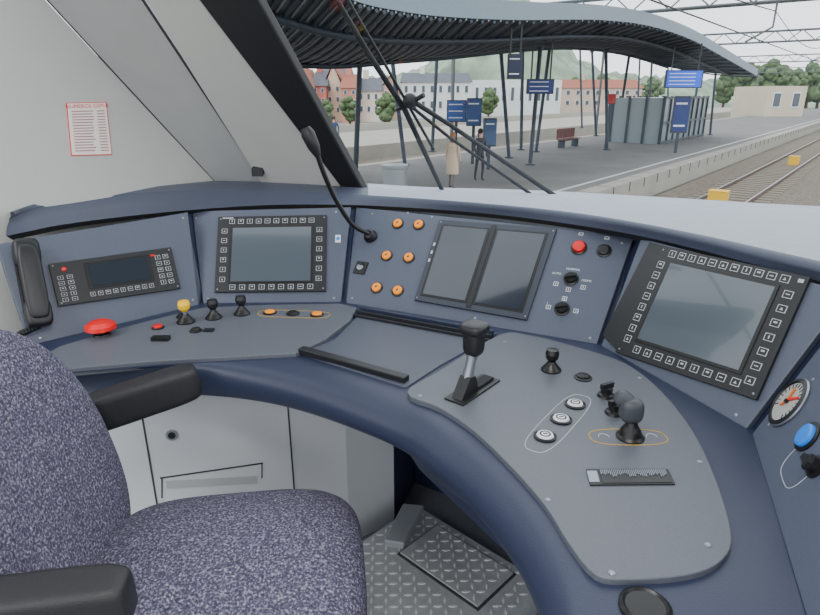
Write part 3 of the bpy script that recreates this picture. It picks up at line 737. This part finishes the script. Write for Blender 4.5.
for x,Yt,s_ in ((388,74,.5),(306,76,.45),(575,160,1.0),(600,165,1.1),(650,160,1.0),(490,98,.6),(765,170,1.6),(778,168,1.4),(792,170,1.3),(806,172,1.5),(820,175,1.4),(348,76,.45),(745,170,1.5),(725,172,1.3),(836,178,1.5),(325,74,.4)):
    p=dy(x,100,Yt)
    if first: o=t0; first=False
    else: o=bpy.data.objects.new('tree',me); bpy.context.scene.collection.objects.link(o)
    o.scale=(s_,)*3; o.location=V((p.x,p.y,-2.05+zc*s_)); o.rotation_euler=(0,0,rr.random()*6)
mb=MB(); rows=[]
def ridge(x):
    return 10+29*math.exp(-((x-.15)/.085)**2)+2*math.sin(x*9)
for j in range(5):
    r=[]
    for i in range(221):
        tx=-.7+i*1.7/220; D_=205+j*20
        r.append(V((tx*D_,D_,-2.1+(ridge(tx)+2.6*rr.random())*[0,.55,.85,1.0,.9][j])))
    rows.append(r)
mb.loft(rows,LEAF_HAZE,False); mb.obj('wooded_hill')
# catenary
CM=mat('catenary_steel',(92,97,100),.6)
for gi,(s,l1) in enumerate(((26,17.7),(45,17.7),(72,17.7),(105,17.7))):
    mb=MB(); l0=-10; z0,z1=4.6,5.2
    for z in(z0,z1):
        for o_ in(-.2,.2): mb.tube([W(s+o_,l0,z),W(s+o_,l1,z)],.045,CM,6)
    n_=int(abs(l1-l0)/.7)
    for k in range(n_):
        a=l0+(l1-l0)*k/n_; b=l0+(l1-l0)*(k+1)/n_
        mb.tube([W(s-.2,a,z0 if k%2 else z1),W(s-.2,b,z1 if k%2 else z0)],.03,CM,5)
    mb.tube([W(s,l0+.3,-2),W(s,l0+.3,5.2)],.16,CM,8); mb.tube([W(s,l1-.05,-1.9),W(s,l1-.05,5.2)],.09,CM,8)
    for l in(0,4.2): mb.tube([W(s,l,4.6),W(s,l,3.8),W(s,l+.8,3.35)],.04,CM,5)
    mb.obj('catenary_gantry')
mb=MB()
for l in(0,4.2):
    mb.tube([W(3,l,3.25),W(200,l,3.25)],.018,RUB,4)
    for s0,s1 in((-10,26),(26,45),(45,72),(72,105)):
        pts=[W(s0+(s1-s0)*t/10,l,4.3-.6*math.sin(math.pi*t/10)) for t in range(11)]; mb.tube(pts,.018,RUB,4)
mb.obj('overhead_wires')

# ---------------- people ----------------
def person(name,px,py,h,coat,legs,hair,bag,longcoat,face=0):
    loc=hz(px,py,ZG); root=empty(name,loc); k=h/1.7
    m=bpy.data.materials.new(name+'_clothes'); m.use_nodes=True; nt=m.node_tree; b=nt.nodes['Principled BSDF']; b.inputs['Roughness'].default_value=.9
    tc=nt.nodes.new('ShaderNodeTexCoord'); sx=nt.nodes.new('ShaderNodeSeparateXYZ'); nt.links.new(tc.outputs['Object'],sx.inputs[0])
    mr=nt.nodes.new('ShaderNodeMath'); mr.operation='DIVIDE'; mr.inputs[1].default_value=h; nt.links.new(sx.outputs[2],mr.inputs[0])
    rp=nt.nodes.new('ShaderNodeValToRGB'); rp.color_ramp.interpolation='CONSTANT'; nt.links.new(mr.outputs[0],rp.inputs[0]); nt.links.new(rp.outputs[0],b.inputs['Base Color'])
    L=lambda c:(lin(c[0]),lin(c[1]),lin(c[2]),1)
    el=rp.color_ramp.elements; el[0].position=0; el[0].color=L((40,38,40)); el[1].position=.05; el[1].color=L(legs)
    e=el.new(.5); e.color=L(coat); e=el.new(.845); e.color=L((205,160,135))
    vs=[(0,0,.95),(0,0,1.12),(0,0,1.30),(0,.0,1.43),(0,.0,1.50),(0,-.01,1.60),
        (.17,0,1.39),(.23,.02,1.13),(.22,-.06,.90),(.22,-.08,.80),(-.17,0,1.39),(-.23,.02,1.13),(-.22,-.10,.92),(-.22,-.12,.82),
        (.09,0,.90),(.10,-.06,.50),(.10,-.02,.08),(.10,-.14,.04),(-.09,0,.90),(-.10,.04,.50),(-.10,.12,.10),(-.10,.02,.04)]
    es=[(0,1),(1,2),(2,3),(3,4),(4,5),(2,6),(6,7),(7,8),(8,9),(2,10),(10,11),(11,12),(12,13),(0,14),(14,15),(15,16),(16,17),(0,18),(18,19),(19,20),(20,21)]
    rad=[.13,.12,.14,.06,.055,.085,.06,.045,.032,.028,.06,.045,.032,.028,.085,.06,.04,.03,.085,.06,.04,.03]
    me=bpy.data.meshes.new(name+'_body'); me.from_pydata([V(v)*k for v in vs],es,[]); me.materials.append(m)
    o=bpy.data.objects.new('body',me); bpy.context.scene.collection.objects.link(o); o.parent=root
    s_=o.modifiers.new('Skin','SKIN')
    if not me.skin_vertices: bpy.context.view_layer.update()
    if me.skin_vertices:
        for i,r in enumerate(rad): me.skin_vertices[0].data[i].radius=(r*k,r*k*.85)
        me.skin_vertices[0].data[0].use_root=True
    s_.use_smooth_shade=True
    o.modifiers.new('Sub','SUBSURF').levels=1
    mb=MB(); HM=mat(name+'_hair',hair,.8); CO=mat(name+'_coat',coat,.9)
    mb.sup(V((0,.015,1.64))*k,(X,Y,UP),(.095*k,.105*k,.10*k),HM,1,1,16,10); mb.sup(V((0,.05,1.53))*k,(X,Y,UP),(.085*k,.06*k,.12*k),HM,1,1,16,10)
    SK=mat('skin',(205,160,135),.7)
    mb.sup(V((0,-.105,1.60))*k,(X,Y,UP),(.012*k,.02*k,.02*k),SK,1,1,8,6)
    for sx_ in(-.03,.03): mb.sup(V((sx_,-.09,1.62))*k,(X,Y,UP),(.011*k,.01*k,.008*k),BLACK,1,1,8,6)
    if longcoat: mb.lathe(V((0,0,0)),UP,[(.20*k,.48*k),(.19*k,.8*k),(.15*k,1.12*k),(.17*k,1.32*k),(.09*k,1.42*k)],CO,20)
    if bag: mb.box(V((.27,.02,.85))*k,X,Y,UP,(.09,.3,.24),mat('bag_brown',(90,60,45),.6)); mb.tube([V((.27,-.08,.97))*k,V((.2,0,1.40))*k,V((.27,.12,.97))*k],.012,mat('bag_brown',(0,0,0)),6)
    o2=mb.obj('hair_and_coat',None)
    o2.parent=root
    root.rotation_euler=(0,0,face)
person('woman_in_beige_coat',452,189,1.66,(200,180,152),(110,98,88),(140,100,66),False,True,2.6)
person('person_in_dark_clothes',479,181,1.68,(48,48,56),(36,38,46),(45,36,32),False,False,.5)
person('person_in_blue_jacket',335,152,1.72,(55,75,120),(45,50,65),(60,50,45),False,False,.2)

# ---------------- light & camera ----------------
w=bpy.data.worlds.new('World'); bpy.context.scene.world=w; w.use_nodes=True; nt=w.node_tree; bg=nt.nodes['Background']
tc=nt.nodes.new('ShaderNodeTexCoord'); sx=nt.nodes.new('ShaderNodeSeparateXYZ'); rp=nt.nodes.new('ShaderNodeValToRGB')
nt.links.new(tc.outputs['Generated'],sx.inputs[0]); nt.links.new(sx.outputs[2],rp.inputs[0]); nt.links.new(rp.outputs[0],bg.inputs[0])
rp.color_ramp.elements[0].color=(.96,.98,1,1); rp.color_ramp.elements[1].color=(.90,.95,1,1)
bg.inputs[1].default_value=2.5
su=bpy.data.lights.new('sun','SUN'); su.energy=1.2; su.angle=.5; so=bpy.data.objects.new('sun',su); so.rotation_euler=(math.radians(45),0,math.radians(-30)); bpy.context.scene.collection.objects.link(so)
cd=bpy.data.cameras.new('camera'); cd.sensor_width=36; cd.lens=36*F/820; cd.clip_start=.02; cd.clip_end=1000
co=bpy.data.objects.new('camera',cd); co.location=CAM; co.rotation_euler=(math.radians(90)-PIT,0,0); bpy.context.scene.collection.objects.link(co)
bpy.context.scene.camera=co
